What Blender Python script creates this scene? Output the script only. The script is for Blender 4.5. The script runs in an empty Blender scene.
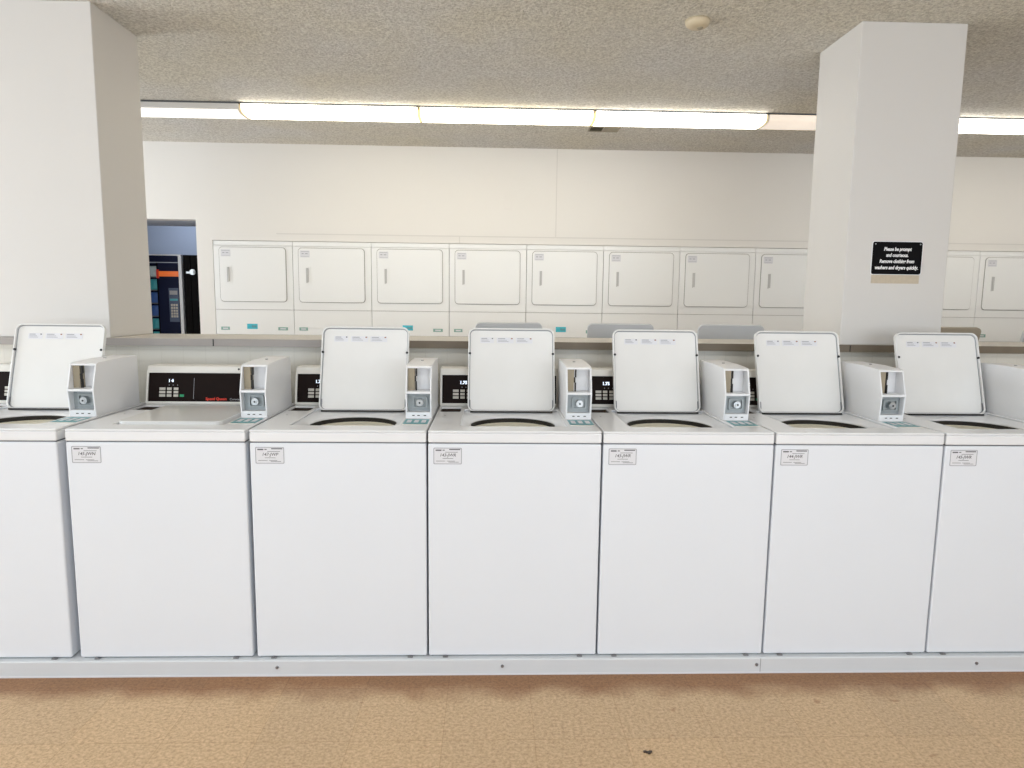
import bpy, bmesh, math
from mathutils import Vector, Matrix

S = bpy.context.scene
COL = S.collection
R = math.radians
H = 1.442                      # camera height above the floor

# ------------------------------------------------------------------ camera
PITCH, YAW, ROLL, FPX = .1228, .0327, .0115, 669.28
fw = Vector((math.sin(YAW)*math.cos(PITCH), math.cos(YAW)*math.cos(PITCH), -math.sin(PITCH)))
rt = Vector((math.cos(YAW), -math.sin(YAW), 0)); up = rt.cross(fw)
c_, s_ = math.cos(ROLL), math.sin(ROLL)
rt, up = c_*rt + s_*up, -s_*rt + c_*up
cam = bpy.data.cameras.new('camera'); co = bpy.data.objects.new('camera', cam); COL.objects.link(co)
co.matrix_world = Matrix(((rt.x, up.x, -fw.x, 0), (rt.y, up.y, -fw.y, 0), (rt.z, up.z, -fw.z, H), (0, 0, 0, 1)))
cam.sensor_width = 36; cam.lens = FPX/1024*36; cam.clip_start = .05
S.camera = co

# ------------------------------------------------------------------ world, daylight, exposure
w = bpy.data.worlds.new('world'); S.world = w; w.use_nodes = True
w.node_tree.nodes['Background'].inputs[0].default_value = (.75, .87, 1, 1)
w.node_tree.nodes['Background'].inputs[1].default_value = 1.0
S.view_settings.view_transform = 'Standard'; S.view_settings.look = 'None'
S.view_settings.gamma = 1; S.view_settings.use_curve_mapping = False
S.view_settings.exposure = .13

def area(name, loc, rot, sx, sy, power, color):
    l = bpy.data.lights.new(name, 'AREA'); l.shape = 'RECTANGLE'; l.size = sx; l.size_y = sy
    l.energy = power; l.color = color
    o = bpy.data.objects.new(name, l); COL.objects.link(o); o.location = loc; o.rotation_euler = rot
    return o
# daylight coming in through the two shop windows behind the camera
WINS = [(-5.2, -1.0), (0.4, 4.2)]
area('window_daylight', (-3.1, -2.93, 1.45), (R(100), 0, R(0)), 4.0, 1.8, 62, (.80, .90, 1))
area('window_daylight', (2.3, -2.93, 1.45), (R(100), 0, R(0)), 3.6, 1.8, 95, (.86, .93, 1))
# and through the windows of the left wall
LWINS = [(.3, 3.1), (3.9, 5.85)]
area('window_daylight', (-6.12, 1.7, 1.5), (R(103), 0, R(-90)), 2.7, 1.7, 118, (.84, .92, 1))
area('window_daylight', (-6.12, 4.87, 1.5), (R(98), 0, R(-90)), 1.8, 1.7, 74, (.92, .96, 1))
# added cool fill light for the back room, no fixture modelled
area("back_room_fill", (-3.2, 7.2, 2.7), (0, 0, 0), .6, .3, 13, (.72, .82, 1))
TUBE = 7.4                     # emission of the lit ceiling lenses

# ------------------------------------------------------------------ materials
def mat(name, col, rough=.5, metal=0, spec=.5, noise=0, nscale=20, bump=0, bscale=200, emit=0, coat=0):
    m = bpy.data.materials.new(name); m.use_nodes = True
    nt = m.node_tree; b = nt.nodes['Principled BSDF']
    b.inputs['Base Color'].default_value = (*col, 1); b.inputs['Roughness'].default_value = rough
    b.inputs['Metallic'].default_value = metal; b.inputs['Specular IOR Level'].default_value = spec
    b.inputs['Coat Weight'].default_value = coat; b.inputs['Coat Roughness'].default_value = .08
    tc = nt.nodes.new('ShaderNodeTexCoord')
    if noise:
        n = nt.nodes.new('ShaderNodeTexNoise'); n.inputs['Scale'].default_value = nscale; n.inputs['Detail'].default_value = 4
        nt.links.new(tc.outputs['Object'], n.inputs['Vector'])
        mx = nt.nodes.new('ShaderNodeMix'); mx.data_type = 'RGBA'
        mx.inputs[6].default_value = (*[c*(1-noise) for c in col], 1)
        mx.inputs[7].default_value = (*[min(1, c*(1+noise)) for c in col], 1)
        nt.links.new(n.outputs['Fac'], mx.inputs[0]); nt.links.new(mx.outputs[2], b.inputs['Base Color'])
    if bump:
        n = nt.nodes.new('ShaderNodeTexNoise'); n.inputs['Scale'].default_value = bscale; n.inputs['Detail'].default_value = 3
        nt.links.new(tc.outputs['Object'], n.inputs['Vector'])
        bp = nt.nodes.new('ShaderNodeBump'); bp.inputs['Strength'].default_value = bump; bp.inputs['Distance'].default_value = .002
        nt.links.new(n.outputs['Fac'], bp.inputs['Height']); nt.links.new(bp.outputs[0], b.inputs['Normal'])
    if emit:
        b.inputs['Emission Color'].default_value = (*col, 1); b.inputs['Emission Strength'].default_value = emit
    return m

M = {}
M['enamel'] = mat('white_enamel', (.765, .79, .835), .32, noise=.012, nscale=3, spec=.45)
M['cover'] = mat('top_enamel', (.795, .80, .815), .25, noise=.015, nscale=5, spec=.5)
M['lid'] = mat('lid_enamel', (.76, .755, .74), .2, noise=.02, nscale=6, spec=.5)
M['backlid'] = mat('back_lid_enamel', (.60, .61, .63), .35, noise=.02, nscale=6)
M['tanlid'] = mat('tan_lid', (.40, .34, .26), .4, noise=.04, nscale=9)
M['lidin'] = mat('lid_inner', (.80, .79, .77), .16, noise=.03, nscale=8, spec=.6)
M['box'] = mat('coin_box_paint', (.80, .80, .81), .38, bump=.15, bscale=350)
M['cream'] = mat('panel_frame', (.76, .74, .69), .4)
M['face'] = mat('panel_face', (.010, .005, .004), .6, spec=.12, noise=.2, nscale=15)
M['button'] = mat('button_grey', (.55, .52, .46), .5)
M['green'] = mat('button_green', (.01, .30, .12), .4)
M['display'] = mat('display_light', (.75, .85, 1), .4, emit=1.1)
M['red'] = mat('red_ink', (.75, .035, .012), .5)
M['grey_ink'] = mat('grey_ink', (.4, .4, .42), .5)
M['metal'] = mat('grey_metal', (.32, .345, .35), .45, .35, noise=.1, nscale=60)
M['chrome'] = mat('chrome', (.50, .52, .53), .3, .9)
M['darkmetal'] = mat('dark_metal', (.16, .17, .19), .4, .5)
M['brass'] = mat('dull_brass', (.33, .28, .20), .6, .1)
M['dark'] = mat('black_gap', (.012, .010, .008), .6)
M['cup'] = mat('brown_cup', (.045, .03, .02), .4)
M['tub'] = mat('tub_plastic', (.80, .76, .62), .4)
M['paper'] = mat('label_paper', (.72, .72, .75), .5)
M['ink'] = mat('label_ink', (.12, .12, .13), .6)
M['edge'] = mat('label_edge', (.36, .36, .39), .6)
M['teal'] = mat('teal_print', (.12, .34, .38), .5, noise=.35, nscale=90)
M['tealsky'] = mat('teal_sticker', (.06, .50, .62), .5, noise=.25, nscale=60)
M['grn'] = mat('green_sticker', (.25, .42, .37), .5, noise=.3, nscale=80)
M['dryer'] = mat('dryer_enamel', (.87, .87, .86), .35, noise=.01, nscale=3)
M['handle'] = mat('handle_grey', (.55, .54, .53), .5)
M['groove'] = mat('door_gasket', (.34, .32, .30), .6)
M['black'] = mat('sign_black', (.003, .003, .004), .6, spec=.1)
M['white'] = mat('white_ink', (.85, .85, .85), .5)
M['tan'] = mat('glue_strip', (.56, .48, .37), .8, noise=.12, nscale=70)
M['screw'] = mat('screw', (.30, .30, .31), .35, .7)
M['rust'] = mat('rust', (.28, .10, .03), .8)
M['seal'] = mat('lid_shade_grey', (.30, .31, .33), .6)  # grey for the shadow line painted inside the lid rim
M['bumper'] = mat('black_rubber', (.012, .012, .014), .6)
M['lens'] = mat('lit_lens_warm', (1, .92, .74), .4, emit=TUBE)
M['lens2'] = mat('lit_lens_cool', (1, .95, .84), .4, emit=TUBE)
M['lens3'] = mat('fill_lens_aisle', (.92, .96, 1), .4, emit=6.0)  # glow of the added row above the camera
M['lens_dim'] = mat('unlit_lens', (.80, .78, .76), .35)
M['lens_half'] = mat('dim_lens', (1, .96, .88), .35, emit=1.0)
M['lens_faint'] = mat('faint_lens', (1, .88, .76), .35, emit=.5)
M['endcap'] = mat('fixture_end', (.95, .80, .48), .5, emit=.55)
M['fixture'] = mat('fixture_metal', (.66, .66, .68), .4)
M['vent_dark'] = mat('vent_dark', (.05, .042, .02), .6)
M['vent_tan'] = mat('vent_tan', (.34, .30, .22), .6)
M['detector'] = mat('detector_plastic', (.62, .52, .36), .5, noise=.25, nscale=12)
M['navy'] = mat('navy_panel', (.008, .012, .042), .5, spec=.12)
M['slate'] = mat('slate_panel', (.06, .09, .17), .4)
M['vblack'] = mat('vending_black', (.004, .003, .003), .6, spec=.08)
M['orange'] = mat('orange_bar', (.85, .16, .02), .4, emit=.25)
M['snacks'] = mat('navy_interior', (.02, .04, .10), .4)
M['bag_a'] = mat('turquoise_wrapper', (.05, .38, .45), .35)
M['bag_b'] = mat('blue_wrapper', (.04, .12, .40), .35)
M['bag_d'] = mat('pale_wrapper', (.55, .65, .68), .35)
M['bag_c'] = mat('red_wrapper', (.45, .05, .06), .35)
M['whitetrim'] = mat('white_trim', (.85, .86, .88), .4)
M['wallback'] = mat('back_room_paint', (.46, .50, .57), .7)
M['wall'] = mat('wall_paint', (.80, .772, .735), .55, noise=.015, nscale=1.3, bump=.1, bscale=120)
M['seam'] = mat('wall_seam', (.70, .675, .64), .6)
M['pillar'] = mat('pillar_paint', (.68, .655, .625), .6, noise=.015, nscale=2, bump=.15, bscale=90)
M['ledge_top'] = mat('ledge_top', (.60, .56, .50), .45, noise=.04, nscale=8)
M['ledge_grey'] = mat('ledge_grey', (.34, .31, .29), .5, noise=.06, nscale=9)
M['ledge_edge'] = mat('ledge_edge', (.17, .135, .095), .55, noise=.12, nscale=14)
M['curb'] = mat('curb_paint', (.66, .68, .70), .42, noise=.03, nscale=7)

def popcorn():
    m = bpy.data.materials.new('popcorn_ceiling'); m.use_nodes = True; nt = m.node_tree
    b = nt.nodes['Principled BSDF']; b.inputs['Roughness'].default_value = .9; b.inputs['Specular IOR Level'].default_value = .15
    tc = nt.nodes.new('ShaderNodeTexCoord')
    n = nt.nodes.new('ShaderNodeTexNoise'); n.inputs['Scale'].default_value = 75; n.inputs['Detail'].default_value = 3
    n.inputs['Roughness'].default_value = .65
    r = nt.nodes.new('ShaderNodeValToRGB')
    r.color_ramp.elements[0].position = .32; r.color_ramp.elements[0].color = (.55, .52, .475, 1)
    r.color_ramp.elements[1].position = .68; r.color_ramp.elements[1].color = (.94, .92, .88, 1)
    n2 = nt.nodes.new('ShaderNodeTexNoise'); n2.inputs['Scale'].default_value = 1.1
    r2 = nt.nodes.new('ShaderNodeValToRGB')
    r2.color_ramp.elements[0].position = .35; r2.color_ramp.elements[0].color = (1, .97, .88, 1)
    r2.color_ramp.elements[1].position = .65; r2.color_ramp.elements[1].color = (1, 1, 1, 1)
    mu = nt.nodes.new('ShaderNodeMix'); mu.data_type = 'RGBA'; mu.blend_type = 'MULTIPLY'; mu.inputs[0].default_value = 1
    bp = nt.nodes.new('ShaderNodeBump'); bp.inputs['Strength'].default_value = 1; bp.inputs['Distance'].default_value = .016
    L = nt.links.new
    L(tc.outputs['Object'], n.inputs['Vector']); L(tc.outputs['Object'], n2.inputs['Vector'])
    L(n.outputs['Fac'], r.inputs[0]); L(n2.outputs['Fac'], r2.inputs[0])
    L(r.outputs[0], mu.inputs[6]); L(r2.outputs[0], mu.inputs[7]); L(mu.outputs[2], b.inputs['Base Color'])
    L(n.outputs['Fac'], bp.inputs['Height']); L(bp.outputs[0], b.inputs['Normal'])
    return m
M['ceiling'] = popcorn()

def vinyl():
    m = bpy.data.materials.new('vinyl_floor_tile'); m.use_nodes = True; nt = m.node_tree; L = nt.links.new
    b = nt.nodes['Principled BSDF']; b.inputs['Roughness'].default_value = .42
    tc = nt.nodes.new('ShaderNodeTexCoord')
    mp = nt.nodes.new('ShaderNodeMapping'); mp.inputs['Location'].default_value = (.149, -2.056, 0)
    L(tc.outputs['Object'], mp.inputs[0])
    br = nt.nodes.new('ShaderNodeTexBrick'); br.offset = 0; br.inputs['Scale'].default_value = 1
    br.inputs['Brick Width'].default_value = .3048; br.inputs['Row Height'].default_value = .3048
    br.inputs['Mortar Size'].default_value = .0016; br.inputs['Mortar Smooth'].default_value = .4
    br.inputs['Color1'].default_value = (.94, .94, .94, 1); br.inputs['Color2'].default_value = (1.03, 1.02, 1.0, 1)
    br.inputs['Mortar'].default_value = (.80, .75, .68, 1)
    L(mp.outputs[0], br.inputs['Vector'])
    n = nt.nodes.new('ShaderNodeTexNoise'); n.inputs['Scale'].default_value = 80; n.inputs['Detail'].default_value = 8; n.inputs['Roughness'].default_value = .82
    st = nt.nodes.new('ShaderNodeMapping'); st.inputs['Scale'].default_value = (1, 1.15, 1)
    L(tc.outputs['Object'], st.inputs[0]); L(st.outputs[0], n.inputs['Vector'])
    r = nt.nodes.new('ShaderNodeValToRGB'); e = r.color_ramp.elements
    e[0].position = .36; e[0].color = (.35, .215, .115, 1); e[1].position = .62; e[1].color = (.71, .51, .31, 1)
    e2 = e.new(.5); e2.color = (.56, .385, .215, 1)
    L(n.outputs['Fac'], r.inputs[0])
    mu = nt.nodes.new('ShaderNodeMix'); mu.data_type = 'RGBA'; mu.blend_type = 'MULTIPLY'; mu.inputs[0].default_value = 1
    L(r.outputs[0], mu.inputs[6]); L(br.outputs[0], mu.inputs[7])
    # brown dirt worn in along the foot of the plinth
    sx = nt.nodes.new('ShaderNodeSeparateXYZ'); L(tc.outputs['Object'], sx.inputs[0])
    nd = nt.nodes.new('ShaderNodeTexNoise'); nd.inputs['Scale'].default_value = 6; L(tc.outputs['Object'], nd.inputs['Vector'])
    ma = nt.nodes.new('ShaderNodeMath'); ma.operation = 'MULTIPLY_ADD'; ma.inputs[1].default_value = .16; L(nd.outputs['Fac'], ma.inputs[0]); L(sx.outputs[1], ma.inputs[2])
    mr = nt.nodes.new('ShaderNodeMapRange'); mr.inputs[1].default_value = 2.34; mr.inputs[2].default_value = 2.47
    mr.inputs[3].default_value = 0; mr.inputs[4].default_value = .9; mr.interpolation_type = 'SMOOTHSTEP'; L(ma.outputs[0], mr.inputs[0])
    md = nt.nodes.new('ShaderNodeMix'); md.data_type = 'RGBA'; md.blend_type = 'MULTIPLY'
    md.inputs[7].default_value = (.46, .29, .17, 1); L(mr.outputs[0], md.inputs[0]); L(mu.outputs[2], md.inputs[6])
    # small dark scuffs
    v = nt.nodes.new('ShaderNodeTexNoise'); v.inputs['Scale'].default_value = 17; v.inputs['Detail'].default_value = 2; L(tc.outputs['Object'], v.inputs['Vector'])
    rv = nt.nodes.new('ShaderNodeValToRGB'); rv.color_ramp.elements[0].position = .70; rv.color_ramp.elements[0].color = (0, 0, 0, 1)
    rv.color_ramp.elements[1].position = .76; rv.color_ramp.elements[1].color = (.6, .6, .6, 1); L(v.outputs['Fac'], rv.inputs[0])
    ms = nt.nodes.new('ShaderNodeMix'); ms.data_type = 'RGBA'; ms.blend_type = 'MULTIPLY'; ms.inputs[7].default_value = (.6, .42, .3, 1)
    L(rv.outputs[0], ms.inputs[0]); L(md.outputs[2], ms.inputs[6]); L(ms.outputs[2], b.inputs['Base Color'])
    bp = nt.nodes.new('ShaderNodeBump'); bp.inputs['Strength'].default_value = .12; bp.inputs['Distance'].default_value = .002
    L(n.outputs['Fac'], bp.inputs['Height']); L(bp.outputs[0], b.inputs['Normal'])
    return m
M['floor'] = vinyl()

def tilewall():
    m = bpy.data.materials.new('cream_wall_tile'); m.use_nodes = True; nt = m.node_tree; L = nt.links.new
    b = nt.nodes['Principled BSDF']; b.inputs['Roughness'].default_value = .4
    tc = nt.nodes.new('ShaderNodeTexCoord'); mp = nt.nodes.new('ShaderNodeMapping'); mp.inputs['Rotation'].default_value = (R(90), 0, 0)
    br = nt.nodes.new('ShaderNodeTexBrick'); br.offset = 0; br.inputs['Scale'].default_value = 1
    br.inputs['Brick Width'].default_value = .108; br.inputs['Row Height'].default_value = .108; br.inputs['Mortar Size'].default_value = .002
    br.inputs['Color1'].default_value = (.70, .67, .60, 1); br.inputs['Color2'].default_value = (.715, .685, .615, 1); br.inputs['Mortar'].default_value = (.67, .64, .57, 1)
    L(tc.outputs['Object'], mp.inputs[0]); L(mp.outputs[0], br.inputs['Vector']); L(br.outputs[0], b.inputs['Base Color'])
    return m
M['tile'] = tilewall()

# ------------------------------------------------------------------ mesh helpers
def bx(bm, x0, x1, y0, y1, z0, z1):
    vs = [bm.verts.new(p) for p in ((x0,y0,z0),(x1,y0,z0),(x1,y1,z0),(x0,y1,z0),(x0,y0,z1),(x1,y0,z1),(x1,y1,z1),(x0,y1,z1))]
    for f in ((0,3,2,1),(4,5,6,7),(0,1,5,4),(1,2,6,5),(2,3,7,6),(3,0,4,7)):
        bm.faces.new([vs[i] for i in f])

def rrect(x0, x1, y0, y1, r, n=5):
    pts = []
    for cx, cy, a0 in ((x1-r, y0+r, -90), (x1-r, y1-r, 0), (x0+r, y1-r, 90), (x0+r, y0+r, 180)):
        for k in range(n+1):
            a = R(a0 + 90*k/n); pts.append((cx+r*math.cos(a), cy+r*math.sin(a)))
    return pts

def frame3(axis):
    # maps (a, b, t) to space: a,b in the outline plane, t the thickness
    return {'z': lambda a, b, t: (a, b, t), 'y': lambda a, b, t: (a, t, b), 'x': lambda a, b, t: (t, a, b)}[axis]

def plate(bm, outer, t0, t1, holes=(), axis='z'):
    f = frame3(axis); loops = [outer] + list(holes); new = []
    rings = []
    for t in (t0, t1):
        edges = []
        rr = []
        for lp in loops:
            vs = [bm.verts.new(f(a, b, t)) for a, b in lp]; rr.append(vs)
            edges += [bm.edges.new((vs[i], vs[(i+1) % len(vs)])) for i in range(len(vs))]
        if holes:
            bmesh.ops.triangle_fill(bm, edges=edges, use_beauty=True)
        else:
            bm.faces.new(rr[0])
        rings.append(rr)
    for l0, l1 in zip(*rings):
        n = len(l0)
        for i in range(n):
            bm.faces.new((l0[i], l0[(i+1) % n], l1[(i+1) % n], l1[i]))

def cyl(bm, c, r, d, axis='y', n=20, r2=None):
    # cylinder from c, length d along the axis
    f = frame3(axis); r2 = r if r2 is None else r2
    cc = {'z': (c[0], c[1], c[2]), 'y': (c[0], c[2], c[1]), 'x': (c[1], c[2], c[0])}[axis]
    a = [bm.verts.new(f(cc[0]+r*math.cos(2*math.pi*k/n), cc[1]+r*math.sin(2*math.pi*k/n), cc[2])) for k in range(n)]
    b = [bm.verts.new(f(cc[0]+r2*math.cos(2*math.pi*k/n), cc[1]+r2*math.sin(2*math.pi*k/n), cc[2]+d)) for k in range(n)]
    bm.faces.new(a); bm.faces.new(b)
    for i in range(n): bm.faces.new((a[i], a[(i+1) % n], b[(i+1) % n], b[i]))

MESH = {}
def obj(name, build, m, parent=None, loc=(0, 0, 0), rot=(0, 0, 0), bevel=0, seg=2, key=None, smooth=False, mats=None):
    """link one mesh object; build(bm) fills it; key shares the mesh between repeats"""
    me = MESH.get(key) if key else None
    if me is None:
        bm = bmesh.new(); build(bm)
        bmesh.ops.recalc_face_normals(bm, faces=bm.faces[:])
        me = bpy.data.meshes.new(name); bm.to_mesh(me); bm.free()
        me.materials.append(M[m])
        for mm in (mats or ()): me.materials.append(M[mm])
        if smooth:
            for p in me.polygons: p.use_smooth = True
        if key: MESH[key] = me
    o = bpy.data.objects.new(name, me); COL.objects.link(o)
    o.location = loc; o.rotation_euler = rot
    if parent: o.parent = parent
    if bevel:
        b = o.modifiers.new('bevel', 'BEVEL'); b.width = bevel; b.segments = seg; b.limit_method = 'ANGLE'; b.angle_limit = R(40)
        b.harden_normals = False
    return o

def box(name, x0, x1, y0, y1, z0, z1, m, parent=None, bevel=0, key=None, **k):
    return obj(name, lambda bm: bx(bm, x0, x1, y0, y1, z0, z1), m, parent, bevel=bevel, key=key, **k)

def thing(name, label, cat, loc=(0, 0, 0), rot=(0, 0, 0), group=None):
    o = bpy.data.objects.new(name, None); COL.objects.link(o); o.location = loc; o.rotation_euler = rot
    o.empty_display_size = .05
    return tag(o, label, cat, group)

def tag(o, label, cat, group=None):
    o['label'] = label; o['category'] = cat
    if group: o['group'] = group
    return o

def struct(o, label=None):
    o['kind'] = 'structure'
    if label: o['label'] = label
    return o

def text(name, body, size, m, parent, loc, rot=(R(90), 0, 0), shear=0, align='LEFT', sx=1, bold=0):
    key = ('text', body, size, shear, align, sx, bold)
    me = MESH.get(key)
    if me is None:
        cu = bpy.data.curves.new(name, 'FONT'); cu.body = body; cu.size = size; cu.extrude = .0002; cu.shear = shear
        cu.align_x = align; cu.align_y = 'CENTER'; cu.resolution_u = 2; cu.offset = bold
        t = bpy.data.objects.new(name, cu); COL.objects.link(t)
        dg = bpy.context.evaluated_depsgraph_get()
        me = bpy.data.meshes.new_from_object(t.evaluated_get(dg))
        bpy.data.objects.remove(t); bpy.data.curves.remove(cu)
        for v in me.vertices: v.co.x *= sx
        me.materials.clear(); me.materials.append(M[m]); MESH[key] = me
    o = bpy.data.objects.new(name, me); COL.objects.link(o); o.parent = parent; o.location = loc; o.rotation_euler = rot
    return o

# ------------------------------------------------------------------ the room
D = 2.466                       # front of the washer row
CURB = .0635
CEIL = H + 1.339
YP, YPB = 3.306, 3.719          # front and back of the pillars
YW = 6.10                       # far wall
XL, XR, YB = -6.2, 7.2, -3.0
LEDGE = H - .1965

struct(box('floor', XL, XR, YB, 8.0, -.1, 0, 'floor'))
struct(box('ceiling', XL, XR, YB, 8.0, CEIL, CEIL+.1, 'ceiling'))
struct(obj('wall_left', lambda bm: plate(bm, [(YB, 0), (8.0, 0), (8.0, CEIL), (YB, CEIL)], XL-.12, XL,
       [rrect(a, b, .6, 2.4, .002, 1) for a, b in LWINS], 'x'), 'wall'))
for i, (a, b) in enumerate(LWINS):
    struct(obj('window_%d' % (i+3), lambda bm, a=a, b=b: plate(bm, [(a, .6), (b, .6), (b, 2.4), (a, 2.4)], XL-.09, XL-.03,
       [[(a+.05, .65), ((a+b)/2-.025, .65), ((a+b)/2-.025, 2.35), (a+.05, 2.35)], [((a+b)/2+.025, .65), (b-.05, .65), (b-.05, 2.35), ((a+b)/2+.025, 2.35)]], 'x'), 'fixture'))
struct(box('wall_right', XR, XR+.12, YB, 8.0, 0, CEIL, 'wall'))
# wall behind the camera with its two shop windows
struct(obj('wall_back', lambda bm: plate(bm, [(XL, 0), (XR, 0), (XR, CEIL), (XL, CEIL)], YB-.12, YB,
       [rrect(a, b, .5, 2.4, .002, 1) for a, b in WINS], 'y'), 'wall'))
for i, (a, b) in enumerate(WINS):
    def wf(bm, a=a, b=b):
        plate(bm, [(a, .5), (b, .5), (b, 2.4), (a, 2.4)], YB-.09, YB-.03,
              [[(a+.05, .55), (b-.05, .55), (b-.05, 2.35), (a+.05, 2.35)]], 'y')
        bx(bm, (a+b)/2-.025, (a+b)/2+.025, YB-.09, YB-.03, .55, 2.35)
    struct(obj('window_%d' % (i+1), wf, 'fixture'))
# far wall: a doorway on the left and the long opening that takes the dryer bank
DX0, DP, DN = -2.458, .694, 12
DXE = DX0 + DP*DN
struct(obj('wall_far', lambda bm: plate(bm, [(XL, 0), (-3.56, 0), (-3.56, 2.125), (-2.60, 2.125), (-2.60, 0), (DX0-.004, 0), (DX0-.004, 1.95),
       (DXE+.004, 1.95), (DXE+.004, 0), (XR, 0), (XR, CEIL), (XL, CEIL)], YW, YW+.13, axis='y'), 'wall'))
struct(box('trim_6', -4.5, -2.3, YW+.13, 6.70, 2.125, 2.3, 'wallback'))
struct(box('wall_rear', XL, XR, 7.9, 8.0, 0, CEIL, 'wallback'))
struct(box('trim_3', -1.9, 6.8, YW-.003, YW, 2.008, 2.018, 'seam'))
struct(box('trim_4', .572, .580, YW-.003, YW, 2.018, CEIL, 'seam'))
struct(box('trim_5', -.288, -.280, YW-.003, YW, 1.952, 2.008, 'seam'))
# half wall and its capping ledge
struct(box('wall_middle', XL, XR, 3.34, 3.68, CURB, LEDGE-.037, 'tile'))
lg = struct(obj('trim_2', lambda bm: bx(bm, XL, XR, 3.306, 3.72, LEDGE-.037, LEDGE), 'ledge_top', bevel=.002), 'long ledge capping the low wall behind the washers')
for xs in (-1.346, 1.80):
    box('ledge_joint', xs-.002, xs+.002, 3.2925, 3.295, LEDGE-.036, LEDGE-.002, 'dark', lg)
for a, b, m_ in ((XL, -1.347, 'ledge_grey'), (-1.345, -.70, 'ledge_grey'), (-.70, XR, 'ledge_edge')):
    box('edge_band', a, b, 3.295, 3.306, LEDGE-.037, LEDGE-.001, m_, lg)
for a, b in ((-4.2, -1.84), (1.751, 2.265)):
    struct(box('pillar', a, b, 3.306, YPB, LEDGE, CEIL, 'pillar', bevel=.004))
# plinth under the washers
pl = struct(obj('trim_1', lambda bm: bx(bm, XL, XR, D-.02, 5.0, 0, CURB), 'curb', bevel=.004), 'white painted plinth under the washers')
box('caulk_line', XL, XR, D-.0225, D-.02, 0, .006, 'paper', pl)
for x in (-.81, .055, 1.055, 1.94):
    obj('screw', lambda bm: cyl(bm, (0, 0, 0), .006, -.004, 'y', 12), 'screw', pl, loc=(x, D-.02, .036), key='curbscrew')
box('plinth_joint', 1.069, 1.0715, D-.0212, D-.02, .003, CURB-.003, 'edge', pl)

# ------------------------------------------------------------------ washer
HT = .896; HS = .8505; HW = .3265
OC, OR = .288, .175            # centre and radius of the wash opening
def b_cabinet(bm):
    plate(bm, [(-HW, 0), (HW, 0), (HW, .64), (-HW, .64)], .006, HS-.004, [rrect(-HW+.012, HW-.012, .012, .628, .01, 3)], 'z')
def b_kick(bm):
    bx(bm, -HW+.01, HW-.01, .008, .6, 0, .006)
def b_seam(bm):  # dark strip in the joint between cabinet and top cover
    plate(bm, [(-HW+.003, .004), (HW-.003, .004), (HW-.003, .63), (-HW+.003, .63)], HS-.004, HS, [rrect(-HW+.012, HW-.012, .013, .618, .01, 3)], 'z')
CUP = rrect(-.314, -.226, .440, .555, .008, 3)
WELL = rrect(-.2085, .2085, .098, .512, .02, 4)
def resample(lp, n):
    L_ = [((lp[(k+1) % len(lp)][0]-p[0])**2+(lp[(k+1) % len(lp)][1]-p[1])**2)**.5 for k, p in enumerate(lp)]
    tot = sum(L_); out = []; k = 0; acc = 0
    for q in range(n):
        d = tot*q/n
        while acc + L_[k] < d: acc += L_[k]; k += 1
        f = (d-acc)/L_[k]; a, b = lp[k], lp[(k+1) % len(lp)]
        out.append((a[0]+(b[0]-a[0])*f, a[1]+(b[1]-a[1])*f))
    return out
def b_well(bm):
    # dished floor of the lid well running down to the round wash opening
    outer = resample(rrect(-.2095, .2095, .097, .513, .02, 4), 96)
    def ray(rad, z):
        out = []
        for x, y in outer:
            a = math.atan2(y-OC, x); out.append((rad*math.cos(a), OC+rad*math.sin(a), z))
        return out
    mid = [(x*.985, OC+(y-OC)*.985, HT-.0125) for x, y in outer]
    ring_strip(bm, [[(x, y, HT-.009) for x, y in outer], mid, ray(OR+.012, HT-.022), ray(OR+.003, HT-.026), ray(OR, HT-.030), ray(OR+.004, HT-.034)])
def b_cover(bm):
    plate(bm, [(-HW, 0), (HW, 0), (HW, .66), (-HW, .66)], HT-.0095, HT, [WELL, CUP], 'z')
    plate(bm, [(-HW, 0), (HW, 0), (HW, .66), (-HW, .66)], HS, HT-.0095, [rrect(-HW+.012, HW-.012, .012, .648, .01, 3)], 'z')
def ring_strip(bm, loops):
    rows = [[bm.verts.new(p) for p in lp] for lp in loops]
    for r0, r1 in zip(rows, rows[1:]):
        n = len(r0)
        for i in range(n): bm.faces.new((r0[i], r0[(i+1) % n], r1[(i+1) % n], r1[i]))
    return rows
def el(cx, cy, a, b, z, n=40):
    return [(cx+a*math.cos(2*math.pi*k/n), cy+b*math.sin(2*math.pi*k/n), z) for k in range(n)]
def b_tub(bm):
    # plastic ring below the top, then the basket wall and bottom
    rows = ring_strip(bm, [el(0, OC, OR+.018, OR+.018, HT-.053, 64), el(0, OC, OR-.008, OR-.008, HT-.050, 64), el(0, OC, OR-.018, OR-.018, HT-.058, 64), el(0, OC, OR-.026, OR-.026, HT-.053, 64), el(0, OC, .075, .075, HT-.060, 64), el(0, OC, .07, .07, HT-.085, 64)])
def b_basket(bm):
    rows = ring_strip(bm, [el(0, OC, OR+.02, OR+.02, HT-.055), el(0, OC, OR+.02, OR+.02, HT-.4)])
    bm.faces.new(rows[-1])
def b_sleeve(bm):
    ring_strip(bm, [el(0, OC, OR+.003, OR+.003, HT-.032, 64), el(0, OC, OR+.006, OR+.006, HT-.052, 64)])
def b_cup(bm):
    plate(bm, rrect(-.318, -.222, .436, .559, .01, 3), HT-.03, HT-.0265, axis='z')
    plate(bm, rrect(-.318, -.222, .436, .559, .01, 3), HT-.0265, HT-.0065, [rrect(-.3135, -.2265, .4405, .5545, .008, 3)], 'z')
LW, LL = .196, .384
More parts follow.
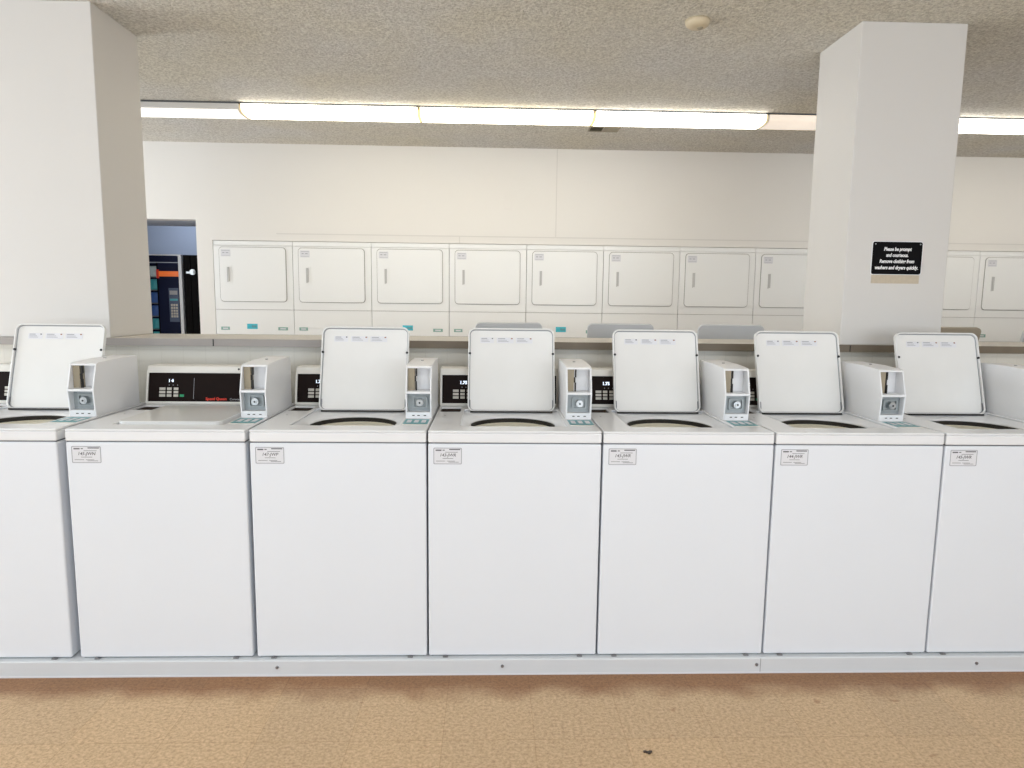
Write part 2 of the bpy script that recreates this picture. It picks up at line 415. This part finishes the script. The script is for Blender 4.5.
def b_lid(bm):
    plate(bm, rrect(-LW, LW, -LL, 0, .03, 7), .015, .020, axis='z')
    plate(bm, rrect(-LW, LW, -LL, 0, .03, 7), 0, .015, [rrect(-LW+.0065, LW-.0065, -LL+.0065, -.0065, .025, 7)], 'z')
def b_lidin(bm):
    plate(bm, rrect(-LW+.0065, LW-.0065, -LL+.0065, -.0065, .025, 7), .0115, .0148, axis='z')
PF = .584
def b_panel(bm):
    # sloping console, profile in y,z
    plate(bm, [(PF, HT), (PF, HT+.004), (PF+.034, HT+.168), (PF+.040, HT+.174), (.70, HT+.174), (.70, HT)], -HW+.001, .2165, axis='x')
SL = math.atan2(.034, .164)
def on_panel(u0, u1, w0, w1, t0, t1):
    # box lying on the sloping console face: w runs up the slope
    def f(bm):
        n0 = len(bm.verts); bx(bm, u0, u1, -t1, -t0, w0, w1)
        bm.verts.ensure_lookup_table()
        bmesh.ops.rotate(bm, verts=bm.verts[n0:], cent=(0, 0, 0), matrix=Matrix.Rotation(-SL, 3, 'X'))
        bmesh.ops.translate(bm, verts=bm.verts[n0:], vec=(0, PF+.0008, HT+.004))
    return f
def frame_ring(bm):
    n0 = len(bm.verts)
    plate(bm, rrect(-HW+.002, .2145, .002, .152, .004, 3), -.006, 0, [rrect(-HW+.010, .2105, .010, .141, .003, 2)], 'y')
    bm.verts.ensure_lookup_table()
    bmesh.ops.rotate(bm, verts=bm.verts[n0:], cent=(0, 0, 0), matrix=Matrix.Rotation(-SL, 3, 'X'))
    bmesh.ops.translate(bm, verts=bm.verts[n0:], vec=(0, PF, HT+.004))
# coin box: hollow front with an upper and a lower recess
CX0, CX1 = .2185, .3245
CPROF = [(.262, 0), (.252, .108), (.284, .212), (.300, .2165), (.42, .2225), (.60, .2225), (.60, 0)]
def b_coin(bm):
    for a, b in ((CX0, CX0+.006), (CX1-.006, CX1)):
        plate(bm, [(y, HT+z) for y, z in CPROF], a, b, axis='x')
    plate(bm, [(y, HT+z) for y, z in ((.284, .205), (.284, .212), (.300, .2165), (.42, .2225), (.60, .2225), (.60, .205))], CX0+.006, CX1-.006, axis='x')
    plate(bm, [(y, HT+z) for y, z in ((.2525, .103), (.252, .108), (.2545, .113), (.33, .113), (.33, .103))], CX0+.006, CX1-.006, axis='x')
    plate(bm, [(y, HT+z) for y, z in ((.262, 0), (.2595, .026), (.30, .026), (.30, 0))], CX0+.006, CX1-.006, axis='x')
    bx(bm, CX0+.006, CX1-.006, .325, .335, HT+.113, HT+.205)
def b_lockplate(bm):
    bx(bm, CX0+.0065, CX1-.0065, .287, .293, HT+.0265, HT+.1025)
    plate(bm, rrect(CX0+.026, CX1-.018, HT+.040, HT+.090, .008, 4), .278, .287, [rrect(CX0+.032, CX1-.024, HT+.046, HT+.084, .006, 4)], 'y')
    for x in (CX0+.014, CX1-.014):
        for z in (HT+.034, HT+.094): cyl(bm, (x, .2845, z), .004, .0025, 'y', 10)
def b_lock(bm):
    c = ((CX0+CX1)/2+.004, HT+.065)
    cyl(bm, (c[0], .262, c[1]), .0145, .0245, 'y', 24)
    cyl(bm, (c[0], .259, c[1]), .009, .003, 'y', 24)
def b_keyhole(bm):
    c = ((CX0+CX1)/2+.004, HT+.065)
    cyl(bm, (c[0], .2575, c[1]), .0038, .0015, 'y', 14)
def b_slide(bm):
    bx(bm, CX0+.007, CX0+.034, .290, .324, HT+.1135, HT+.2045)
def b_slide_rod(bm):
    x = CX0+.038
    bx(bm, x, x+.005, .286, .30, HT+.1135, HT+.150)
    bx(bm, x-.003, x+.002, .288, .30, HT+.150, HT+.172)
    bx(bm, x+.001, x+.006, .290, .302, HT+.172, HT+.2045)
def b_slots(bm):
    for x in (.245, .266, .292): bx(bm, x, x+.010, .2602, .263, HT+.011, HT+.0145)
def b_label(bm):
    plate(bm, rrect(-.306, -.200, HS-.082, HS-.019, .004, 3), -.0006, 0, axis='y')
def b_label_edge(bm):
    plate(bm, rrect(-.306, -.200, HS-.082, HS-.019, .004, 3), -.0010, -.0006, [rrect(-.3035, -.2025, HS-.0795, HS-.0215, .003, 3)], 'y')
def b_label_lines(bm):
    bx(bm, -.247, -.206, -.0010, -.0006, HS-.0275, HS-.0235)
    bx(bm, -.298, -.276, -.0010, -.0006, HS-.031, HS-.026); bx(bm, -.272, -.264, -.0010, -.0006, HS-.030, HS-.0265)
    for z, a, b in ((HS-.036, -.262, -.215), (HS-.060, -.272, -.232), (HS-.070, -.296, -.262), (HS-.070, -.256, -.226), (HS-.074, -.250, -.212)):
        bx(bm, a, b, -.0009, -.0006, z-.0008, z+.0008)
def b_teal(bm):
    bx(bm, .222, .318, .130, .243, HT, HT+.0006)
def b_tealmark(bm):
    for k in range(3):
        bx(bm, .232+.029*k, .250+.029*k, .165, .222, HT+.0006, HT+.001)
def b_tealpaper(bm):
    bx(bm, .222, .318, .112, .130, HT, HT+.0006)

def washer(x, flip, open_lid, label, group, code=None, lid_mat='lid', detail=True, rust=False, y=D):
    t = thing('washing_machine', label, 'washing machine', (x, y, CURB), (0, 0, math.pi if flip else 0), group)
    obj('cabinet', b_cabinet, 'enamel', t, bevel=.006, seg=3, key='cabinet')
    obj('base_frame', b_kick, 'metal', t, key='kick')
    obj('cover_seam', b_seam, 'darkmetal', t, key='seam')
    cv = obj('top_cover', b_cover, 'cover', t, bevel=.0045, seg=3, key='cover')
    obj('lid_well', b_well, 'cover', t, key='well', smooth=True)
    if detail:
        obj('opening_rim', b_sleeve, 'dark', cv, key='sleeve', smooth=True)
        obj('cover_screw', lambda bm: cyl(bm, (-.285, .33, HT), .0035, .0012, 'z', 10), 'screw', cv, key='cscrew')
    obj('tub_ring', b_tub, 'tub', t, key='tub', smooth=True)
    obj('wash_basket', b_basket, 'darkmetal', t, key='basket', smooth=True)
    obj('dispenser_cup', b_cup, 'cup', t, key='cup')
    # lid on its hinge
    lid = obj('lid', b_lid, lid_mat, t, loc=(0, .488, HT-.008 if open_lid else HT-.0092), rot=(R(-106), 0, 0) if open_lid else (0, 0, 0), bevel=.002, key='lid'+lid_mat)
    obj('inner_panel', b_lidin, 'lidin', lid, key='lidin')
    if open_lid:
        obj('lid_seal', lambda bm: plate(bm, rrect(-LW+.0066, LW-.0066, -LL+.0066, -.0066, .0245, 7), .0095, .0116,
            [rrect(-LW+.0092, LW-.0092, -LL+.0098, -.0092, .022, 7)], 'z'), 'seal', lid, key='lidseal')  # dark ring painted where the lid rim shades the inner panel
        for s in (-1, 1):
            obj('rubber_bumper', lambda bm: cyl(bm, (0, 0, 0), .0055, -.005, 'z', 12), 'bumper', lid, loc=(s*(LW-.0075), -LL+.118, .0045), key='bumper')
            obj('hinge_pin', lambda bm: bx(bm, -.002, .002, -.05, -.004, 0, .003), 'darkmetal', lid, loc=(s*(LW-.010), -.004, .005), key='pin')
        box('hinge_strip', -LW+.012, LW-.012, -.0035, .004, -.0015, .004, 'dark', lid, key='hstrip')
        if detail:
            for k, (a, b) in enumerate(((-.142, -.080), (-.067, .010), (.020, .096))):
                st = obj('instruction_sticker', lambda bm: bx(bm, -.5, .5, -.013, .013, -.0004, .0002), 'paper', lid, key='stick', loc=((a+b)/2, -LL+.055, .0112))
                st.scale = (b-a, 1, 1)
                obj('sticker_print', lambda bm: (bx(bm, -.42, .0, -.010, -.0065, 0, .0003), bx(bm, -.42, .1, -.002, .0, 0, .0003), bx(bm, -.42, .2, .004, .006, 0, .0003)),
                    'edge', st, loc=(0, 0, -.0008), key='print')
                obj('sticker_mark', lambda bm: bx(bm, .34, .44, -.011, -.006, 0, .0003), 'rust' if k else 'ink', st, loc=(0, 0, -.0008), key='mark%d' % bool(k))
        if rust:
            obj('rust_spot', lambda bm: (bx(bm, -.035, -.015, 0, .001, .004, .0045), bx(bm, .0, .012, 0, .001, .004, .0045)), 'rust', lid, loc=(0, .0005, -.0035))
    # console
    cp = obj('control_panel', b_panel, 'cream', t, bevel=.003, key='panel')
    if detail:
        obj('panel_frame', frame_ring, 'cream', cp, key='pframe')
        fc = obj('panel_face', on_panel(-HW+.0105, .210, .0105, .1405, 0, .002), 'face', cp, key='face')
        for c in range(3):
            for r_ in range(3):
                u = -HW + (.060, .094, .124)[c]; wd = (.026, .020, .020)[c]; wz = .0315+.0155*r_
                obj('button', on_panel(u, u+wd, wz, wz+.011, .002, .0045), 'button', fc, key='btn%d%d' % (c, r_))
        obj('start_button', on_panel(-HW+.152, -HW+.170, .0315, .0425, .002, .0045), 'green', fc, key='sbtn')
        obj('display', on_panel(-HW+.093, -HW+.124, .0945, .1085, .002, .0026), 'face', fc, key='disp')
        rr = (R(90)-SL, 0, 0)
        def pp(u, wz): return (-HW+u, PF - .0032*math.cos(SL) + wz*math.sin(SL), HT+.004+wz*math.cos(SL)+.0006)
        if not open_lid:
            text('display_digits', '1', .019, 'display', fc, pp(.098, .1045), rr, bold=.0006)
            text('display_digits', '4', .019, 'display', fc, pp(.112, .1045), rr, bold=.0009)
            text('brand_name', 'Speed Queen', .0170, 'red', fc, pp(.268, .023), rr, bold=.0005, sx=1.02)
            text('brand_name', 'Commercial', .0135, 'grey_ink', fc, pp(.376, .0215), rr)
        else:
            text('display_digits', '1.75', .020, 'display', fc, pp(.091, .1055), rr, bold=.0008)
        obj('panel_divider', on_panel(-HW+.212, -HW+.2135, .022, .118, .002, .0024), 'edge', fc, key='pdiv')
        for k, u in enumerate((.100, .118, .138)):
            obj('indicator_mark', on_panel(-HW+u, -HW+u+.003, .083, .087, .002, .0024), 'edge', fc, key='ind%d' % k)
        obj('panel_screw', lambda bm: cyl(bm, (.085, PF+.0325, HT+.1605), .0045, -.003, 'y', 12), 'bumper', cp, key='pscrew')
    # coin box
    cb = obj('coin_box', b_coin, 'box', t, bevel=.0015, key='coin')
    if detail:
        lp = obj('lock_plate', b_lockplate, 'metal', cb, key='lplate')
        obj('coin_lock', b_lock, 'chrome', cb, key='lock'); obj('keyhole', b_keyhole, 'dark', cb, key='keyh')
        obj('coin_slide', b_slide, 'brass', cb, key='slide'); obj('slide_lever', b_slide_rod, 'dark', cb, key='srod')
        obj('coin_slots', b_slots, 'dark', cb, key='slots')
        obj('box_screw', lambda bm: cyl(bm, (.27, .44, HT+.2225), .006, .0025, 'z', 12), 'screw', cb, key='bscrew')
        tl = obj('price_sticker', b_teal, 'teal', t, key='teal')
        obj('sticker_print', b_tealmark, 'paper', tl, key='tmark'); obj('sticker_margin', b_tealpaper, 'cream', tl, key='tmargin')
        for s in (-1, 1):
            obj('leveling_clip', lambda bm: (bx(bm, -.010, .010, -.006, .004, .001, .005), cyl(bm, (0, -.005, .006), .004, -.003, 'y', 10)), 'screw', t, loc=(s*.262, 0, 0), key='clip')
    if code:
        lb = obj('number_label', b_label, 'paper', t, key='label')
        obj('label_border', b_label_edge, 'edge', lb, key='lborder'); obj('label_print', b_label_lines, 'ink', lb, key='llines')
        text('machine_number', code, .0165, 'ink', lb, (-.253, -.0008, HS-.0475), align='CENTER', shear=.25, bold=.0002)
    return t

X0, PW = -1.5548, .66
front = [
 (-1.919, True, None, 'white washer at the far left, its right part only in the photo, lid raised'),
 (X0+.5*PW-.009, False, '145-JWN', 'white washer with closed lid, its whole dark control panel in view'),
 (X0+1.5*PW, True, '147-JWP', 'white washer with raised lid, next to the right of the closed-lid washer'),
 (X0+2.5*PW, True, '143-JWR', 'white washer with raised lid, middle one of the seven in the front row'),
 (X0+3.5*PW, True, '143-JWR', 'white washer with rust spots under its raised lid, right of the middle one'),
 (X0+4.5*PW, True, '144-JWR', 'white washer with raised lid, second from the right in the front row'),
 (X0+5.5*PW, True, '145-JWR', 'white washer with raised lid at the far right, cut by the photo edge'),
]
for i, (x, op, code, lab) in enumerate(front):
    washer(x, False, op, lab, 'front row of coin washers', code, rust=(i == 4))

YBK = 4.54      # front of the back row, facing the dryers
back = [
 (1, False, 'backlid', 'back-row washer with closed lid, hidden behind the ledge below the second dryer'),
 (2, False, 'backlid', 'back-row washer with closed lid, behind the ledge below the third and fourth dryers'),
 (3, True, 'backlid', 'back-row washer whose grey lid top peeks over the middle raised front lid'),
 (4, True, 'backlid', 'back-row washer whose grey lid shows between the middle front lid and the next one right'),
 (5, True, 'backlid', 'back-row washer whose grey lid shows just left of the pillar with the sign'),
 (6, False, 'backlid', 'back-row washer hidden behind the pillar with the sign'),
 (7, True, 'tanlid', 'back-row washer with brownish lid end showing right of the pillar with the sign'),
 (8, True, 'backlid', 'back-row washer whose grey lid corner shows at the right photo edge above the ledge'),
]
for k, op, lm, lab in back:
    if k in (1, 6): continue      # nothing of these shows
    washer(X0+(k-.5)*PW + .012, True, op, lab, 'back row of washers behind the ledge', lid_mat=lm, detail=False, y=YBK)

# ------------------------------------------------------------------ dryers
FW = DP/2 - .002
def b_dcab(bm):
    bx(bm, -FW, FW, .012, .62, .0, 1.905)
def b_dstrip(bm):
    bx(bm, -FW, FW, .006, .3, 1.908, 1.946)
def b_dpanel(z0, z1):
    return lambda bm: bx(bm, -FW, FW, 0, .012, z0, z1)
def b_ddoor(z0):
    return lambda bm: plate(bm, rrect(-FW+.052, FW-.058, z0+.071, z0+.545, .03, 6), -.010, -.004, axis='y')
def b_dgasket(z0):
    return lambda bm: plate(bm, rrect(-FW+.048, FW-.054, z0+.067, z0+.549, .033, 6), -.004, 0, axis='y')
def b_dhplate(z0):
    return lambda bm: plate(bm, rrect(-FW+.108, -FW+.158, z0+.225, z0+.385, .006, 3), -.0125, -.010, [rrect(-FW+.116, -FW+.138, z0+.235, z0+.375, .004, 3)], 'y')
def b_dhandle(z0):
    return lambda bm: (bx(bm, -FW+.126, -FW+.137, -.022, -.010, z0+.245, z0+.372), bx(bm, -FW+.117, -FW+.126, -.0105, -.010, z0+.240, z0+.372))
def b_dlabel(z0):
    return lambda bm: plate(bm, rrect(-FW+.068, -FW+.152, z0+.465, z0+.525, .004, 3), -.0108, -.010, axis='y')
def b_dlabelp(z0):
    return lambda bm: (bx(bm, -FW+.082, -FW+.100, -.0112, -.0108, z0+.494, z0+.500), bx(bm, -FW+.112, -FW+.134, -.0112, -.0108, z0+.494, z0+.500),
                       bx(bm, -FW+.075, -FW+.145, -.0112, -.0108, z0+.514, z0+.517), bx(bm, -FW+.075, -FW+.145, -.0112, -.0108, z0+.472, z0+.474))
dl = ['leftmost of the stacked wall dryers, beside the doorway', 'second stacked dryer from the doorway',
      'stacked dryer third from the doorway, right of the closed-lid washer', 'stacked dryer fourth from the doorway',
      'stacked dryer fifth from the doorway, a teal sticker right of the middle front lid', 'stacked dryer two places left of the one behind the sign pillar, sixth from doorway',
      'seventh stacked dryer from the doorway, last one in full view before the sign pillar', 'stacked dryer partly hidden by the left side of the sign pillar',
      None, 'stacked dryer partly hidden by the right side of the sign pillar', 'stacked dryer at the right edge of the photo', None]
for i in range(DN):
    lab = dl[i]
    if lab is None:
        lab = 'stacked dryer behind the sign pillar, between the two partly hidden ones' if i == 8 else 'stacked dryer beyond the right edge of the photo'
    t = thing('stacked_dryer', 'white ' + lab, 'dryer', (DX0+DP*(i+.5), YW-.004, 0), (0, 0, 0), 'stacked dryers in the far wall')
    obj('cabinet', b_dcab, 'groove', t, key='dcab'); obj('top_strip', b_dstrip, 'dryer', t, key='dstrip')
    for z0, z1, nm in ((1.344, 1.905, 'u'), (.56, 1.118, 'l')):
        pn = obj('front_panel', b_dpanel(z0, z1), 'dryer', t, bevel=.002, key='dp'+nm)
        obj('door_gasket', b_dgasket(z0), 'groove', pn, key='dg'+nm)
        dr = obj('door', b_ddoor(z0), 'dryer', t, bevel=.003, key='dd'+nm)
        obj('handle_recess', b_dhplate(z0), 'dryer', dr, key='dhp'+nm)
        obj('handle', b_dhandle(z0), 'handle', dr, key='dh'+nm)
        lb = obj('instruction_label', b_dlabel(z0), 'paper', dr, key='dl'+nm); obj('label_print', b_dlabelp(z0), 'edge', dr, key='dlp'+nm)
    fa = obj('control_fascia', b_dpanel(1.121, 1.341), 'dryer', t, bevel=.002, key='df')
    for nm, a, b, z0, z1, m in ((('teal_sticker', .272, .365, 1.170, 1.216, 'tealsky'),) if i in (0, 2, 4) else ()) + (('green_sticker', .042, .118, 1.160, 1.188, 'grn'), ('green_sticker', .548, .634, 1.160, 1.188, 'grn')):
        s = box(nm, -FW+a, -FW+b, -.001, 0, z0, z1, m, fa, key='ds%.3f' % a)
        box('sticker_print', -FW+a+(b-a)*(.45 if m == 'tealsky' else .2), -FW+b-(b-a)*.1 if m == 'tealsky' else -FW+b-(b-a)*.2, -.0014, -.001, z0+(z1-z0)*.3, z1-(z1-z0)*.3, 'teal' if m == 'tealsky' else 'paper', s, key='dsp%.3f' % a)
    obj('lower_panel', b_dpanel(.10, .557), 'dryer', t, bevel=.002, key='dlow')

# ------------------------------------------------------------------ ceiling lights
FL = 1.222
def lens_profile(w=.235, h=.055):
    pts = []
    for k in range(13):
        a = math.pi*k/12
        ca, sa = math.cos(a), math.sin(a)
        pts.append((w/2 + math.copysign(abs(ca)**.55, -ca)*w/2, -(abs(sa)**.55)*h))
    return pts
def b_lens(bm):
    plate(bm, [(y, z-.013) for y, z in lens_profile()], .010, FL-.010, axis='x')
def b_lens_end(bm):
    plate(bm, [(y, z-.013) for y, z in lens_profile(.236, .056)], 0, .007, axis='x')
def b_fhouse(bm):
    bx(bm, .002, FL-.002, .004, .231, -.0135, 0)
def b_diff_low(bm):
    plate(bm, [(y, z-.014) for y, z in lens_profile() if z < -.028], .0125, FL-.0125, axis='x')
fx = [(-2.962, 'half', 'partly lit wraparound ceiling light at the left end of the row, beside the left pillar'),
      (-1.735, 'lit', 'lit ceiling light tube above the closed-lid washer, leftmost of the three fully lit'),
      (-.508, 'lit', 'lit ceiling light in the middle of the row above the fourth dryer'),
      (.719, 'lit2', 'lit ceiling light just right of the small ceiling vent'),
      (1.945, 'faint', 'dim ceiling light running behind the pillar with the sign'),
      (3.172, 'lit2', 'lit ceiling light at the right edge of the photo, right of the sign pillar'),
      (4.399, 'lit2', 'lit ceiling light beyond the right photo edge')]
fx = [f + (4.85,) for f in fx]
# added row of fixtures, unseen above the camera, brightening washer tops and floor
for k in range(5):
    fx.append((-2.9+FL*k+.02*k, 'aisle', 'lit ceiling light over the aisle above the camera, outside the photo', .80))
for x, st, lab, yl in fx:
    t = thing('ceiling_light', lab, 'ceiling light', (x, yl, CEIL), group='row of wraparound ceiling lights' if yl > 2 else 'added fill lights over the aisle')
    obj('housing', b_fhouse, 'darkmetal', t, key='fh')  # dark colour paints the shadow gap between fixture and ceiling
    lm = {'lit': 'lens', 'lit2': 'lens2', 'half': 'lens_dim', 'faint': 'lens_faint', 'aisle': 'lens3'}[st]
    ln = obj('diffuser', b_lens, lm, t, key='ln'+lm, smooth=False)
    for ex in (.003, FL-.010):
        obj('end_cap', b_lens_end, 'endcap' if st.startswith('lit') else 'lens_dim', t, key='ec'+str(st.startswith('lit')), loc=(ex, 0, 0))
    if st == 'half': obj('lit_strip', b_diff_low, 'lens_half', ln, key='strip')

# ceiling vent, smoke detector
v = thing('ceiling_vent', 'small dark and tan ceiling vent between the lights and the far wall', 'vent', (.75, 5.30, CEIL))
obj('frame', lambda bm: plate(bm, [(0, 0), (.235, 0), (.235, .15), (0, .15)], -.008, 0, [[(.008, .012), (.106, .012), (.106, .138), (.008, .138)], [(.12, .012), (.227, .012), (.227, .138), (.12, .138)]], 'z'), 'vent_tan', v)
box('dark_opening', .008, .106, .012, .138, -.003, 0, 'vent_dark', v); box('damper_plate', .12, .227, .012, .138, -.005, 0, 'vent_tan', v)
obj('louvers', lambda bm: [bx(bm, .01, .104, .02+.022*k, .024+.022*k, -.007, -.003) for k in range(5)], 'vent_dark', v)
sd = thing('smoke_detector', 'round yellowed smoke detector on the popcorn ceiling', 'smoke detector', (.975, 3.35, CEIL))
def b_sd(bm):
    rows = ring_strip(bm, [el(0, 0, r, r, z, 32) for r, z in ((.058, 0), (.058, -.012), (.052, -.024), (.040, -.032), (.018, -.035))]); bm.faces.new(rows[-1]); bm.faces.new(rows[0][::-1])
obj('housing', b_sd, 'detector', sd, smooth=True)
obj('sensor_cap', lambda bm: cyl(bm, (.012, -.005, -.034), .014, -.006, 'z', 20, .011), 'brass', sd)

# ------------------------------------------------------------------ sign on the pillar
sg = thing('notice_sign', 'black sign with four lines of white writing on the right pillar', 'sign', (2.007, YP, H+.234))
obj('plaque', lambda bm: plate(bm, rrect(-.125, .125, -.079, .079, .010, 5), -.004, 0, axis='y'), 'black', sg, bevel=.001)
obj('raised_rim', lambda bm: plate(bm, rrect(-.128, .128, -.082, .082, .012, 5), -.003, 0, [rrect(-.1252, .1252, -.0792, .0792, .010, 5)], 'y'), 'whitetrim', sg)
for ln, z, wd in (('Please be prompt', .043, .140), ('and courteous.', .014, .112), ('Remove clothing from', -.016, .175), ('washers and dryers quickly.', -.047, .218)):
    o = text('sign_text', ln, .024, 'white', sg, (0, -.0042, z), align='CENTER', shear=.18, bold=.0009)
    wx = max(v_.co.x for v_ in o.data.vertices)-min(v_.co.x for v_ in o.data.vertices); o.scale = (wd/wx, 1, 1)
for s in (-1, 1):
    obj('screw', lambda bm: cyl(bm, (0, -.004, 0), .0035, -.0015, 'y', 10), 'metal', sg, loc=(s*.113, 0, .068), key='sgs')
tag(obj('adhesive_strip', lambda bm: bx(bm, -.121, .121, -.001, 0, -.022, .022), 'tan', loc=(2.007, YP, H+.132)), 'tan strip of old adhesive on the pillar just under the black sign', 'adhesive strip')
# blank plate high on the far wall
wp = thing('wall_plate', 'small blank cover plate high on the far wall below the middle light', 'wall plate', (.145, YW, H+.876))
obj('cover', lambda bm: plate(bm, rrect(-.035, .035, -.057, .057, .005, 3), -.005, 0, axis='y'), 'wall', wp, bevel=.0015)
obj('screw', lambda bm: (cyl(bm, (0, -.005, .040), .003, -.0012, 'y', 8), cyl(bm, (0, -.005, -.040), .003, -.0012, 'y', 8)), 'cream', wp)

# ------------------------------------------------------------------ vending machines in the back room
VZ = H + .422
sm = thing('vending_machine', 'snack vending machine with glass front and orange bar, seen through the doorway', 'vending machine', (-3.065, 6.82, 0))
def b_vbody(bm):
    plate(bm, [(-.9, 0), (0, 0), (0, VZ), (-.9, VZ)], -.0, .75, axis='y') if False else None
    bx(bm, -.9, -.03, .06, .8, .05, VZ-.01)
obj('cabinet', b_vbody, 'navy', sm)
obj('feet', lambda bm: [bx(bm, a, a+.05, b, b+.05, 0, .05) for a in (-.88, -.1) for b in (.1, .7)], 'dark', sm)
box('top_band', -.9, -.03, 0, .06, VZ-.075, VZ-.012, 'navy', sm)
box('top_trim', -.9, -.03, -.004, .06, VZ-.012, VZ, 'whitetrim', sm)
box('band_trim', -.9, -.03, -.003, .06, VZ-.083, VZ-.075, 'wallback', sm)
box('edge_trim', -.03, 0, -.006, .79, .05, VZ, 'whitetrim', sm)
box('control_column', -.235, -.03, 0, .06, .05, VZ-.083, 'navy', sm)
box('front_panel', -.9, -.30, 0, .06, .05, .55, 'navy', sm)
box('orange_bar', -.225, -.032, -.008, 0, 1.648, 1.70, 'orange', sm)
box('bar_end', -.245, -.222, -.010, 0, 1.630, 1.715, 'red', sm)
kp = box('keypad_panel', -.135, -.040, -.006, 0, 1.20, 1.535, 'slate', sm)
box('readout', -.125, -.050, -.008, -.006, 1.47, 1.51, 'grey_ink', kp)
box('readout', -.125, -.050, -.008, -.006, 1.41, 1.43, 'bag_a', kp)
for c in range(3):
    for r_ in range(5): box('key', -.118+.024*c, -.100+.024*c, -.009, -.006, 1.245+.028*r_, 1.266+.028*r_, 'button', kp)
box('glass_frame', -.245, -.235, -.004, .06, .05, VZ-.083, 'vblack', sm)
for r_ in range(9): box('shelf', -.88, -.246, .05, .06, .60+.13*r_, .606+.13*r_, 'metal', sm)
n_ = 0
for r_ in range(9):
    for c in range(6):
        m_ = ('bag_a', 'bag_b', 'bag_a', 'bag_d', 'bag_b', 'bag_a', 'bag_c')[(r_*3+c*5) % 7]
        def bag(bm):
            vs = []
            for j, (zz, hw, th) in enumerate(((0, .034, .002), (.010, .034, .010), (.05, .032, .015), (.095, .034, .010), (.104, .034, .002))):
                vs.append([bm.verts.new((sx_*hw, sy_*th, zz)) for sx_, sy_ in ((-1, -1), (0, -1.4), (1, -1), (1, 1), (0, 1.2), (-1, 1))])
            for a_, b_ in zip(vs, vs[1:]):
                for q in range(6): bm.faces.new((a_[q], a_[(q+1) % 6], b_[(q+1) % 6], b_[q]))
            bm.faces.new(vs[0]); bm.faces.new(vs[-1])
        o = obj('snack_packet', bag, m_, sm, loc=(-.285-.085*c, .03, .607+.13*r_), key='bag'+m_)
bk = thing('vending_machine', 'black vending machine with round silver lock, right half of the doorway', 'vending machine', (-3.055, 6.82, 0))
box('cabinet', 0, .85, .05, .8, .05, VZ, 'vblack', bk, bevel=.004)
obj('feet', lambda bm: [bx(bm, a, a+.05, b, b+.05, 0, .05) for a in (.02, .78) for b in (.1, .7)], 'dark', bk)
box('door', .006, .075, 0, .05, .06, VZ-.004, 'vblack', bk, bevel=.003)
box('door', .079, .845, 0, .05, .06, VZ-.004, 'vblack', bk, bevel=.003)
def b_vlock(bm):
    cyl(bm, (.098, 0, H+.252), .028, -.012, 'y', 24); cyl(bm, (.098, -.012, H+.252), .018, -.016, 'y', 20)
    bx(bm, .038, .078, -.012, 0, H+.238, H+.256)
obj('lock_handle', b_vlock, 'chrome', bk)

# ------------------------------------------------------------------ bits on the floor
def crumb(bm):
    for k, (x, y, s) in enumerate(((0, 0, .007), (.009, .003, .005), (-.009, .002, .005), (.003, -.006, .004))):
        bx(bm, x-s, x+s, y-s*.6, y+s*.6, 0, .003+.0008*k)
tag(obj('floor_scrap', crumb, 'cup', loc=(.518, 1.985, 0)), 'small dark scrap lying on the tan floor right of centre', 'litter')
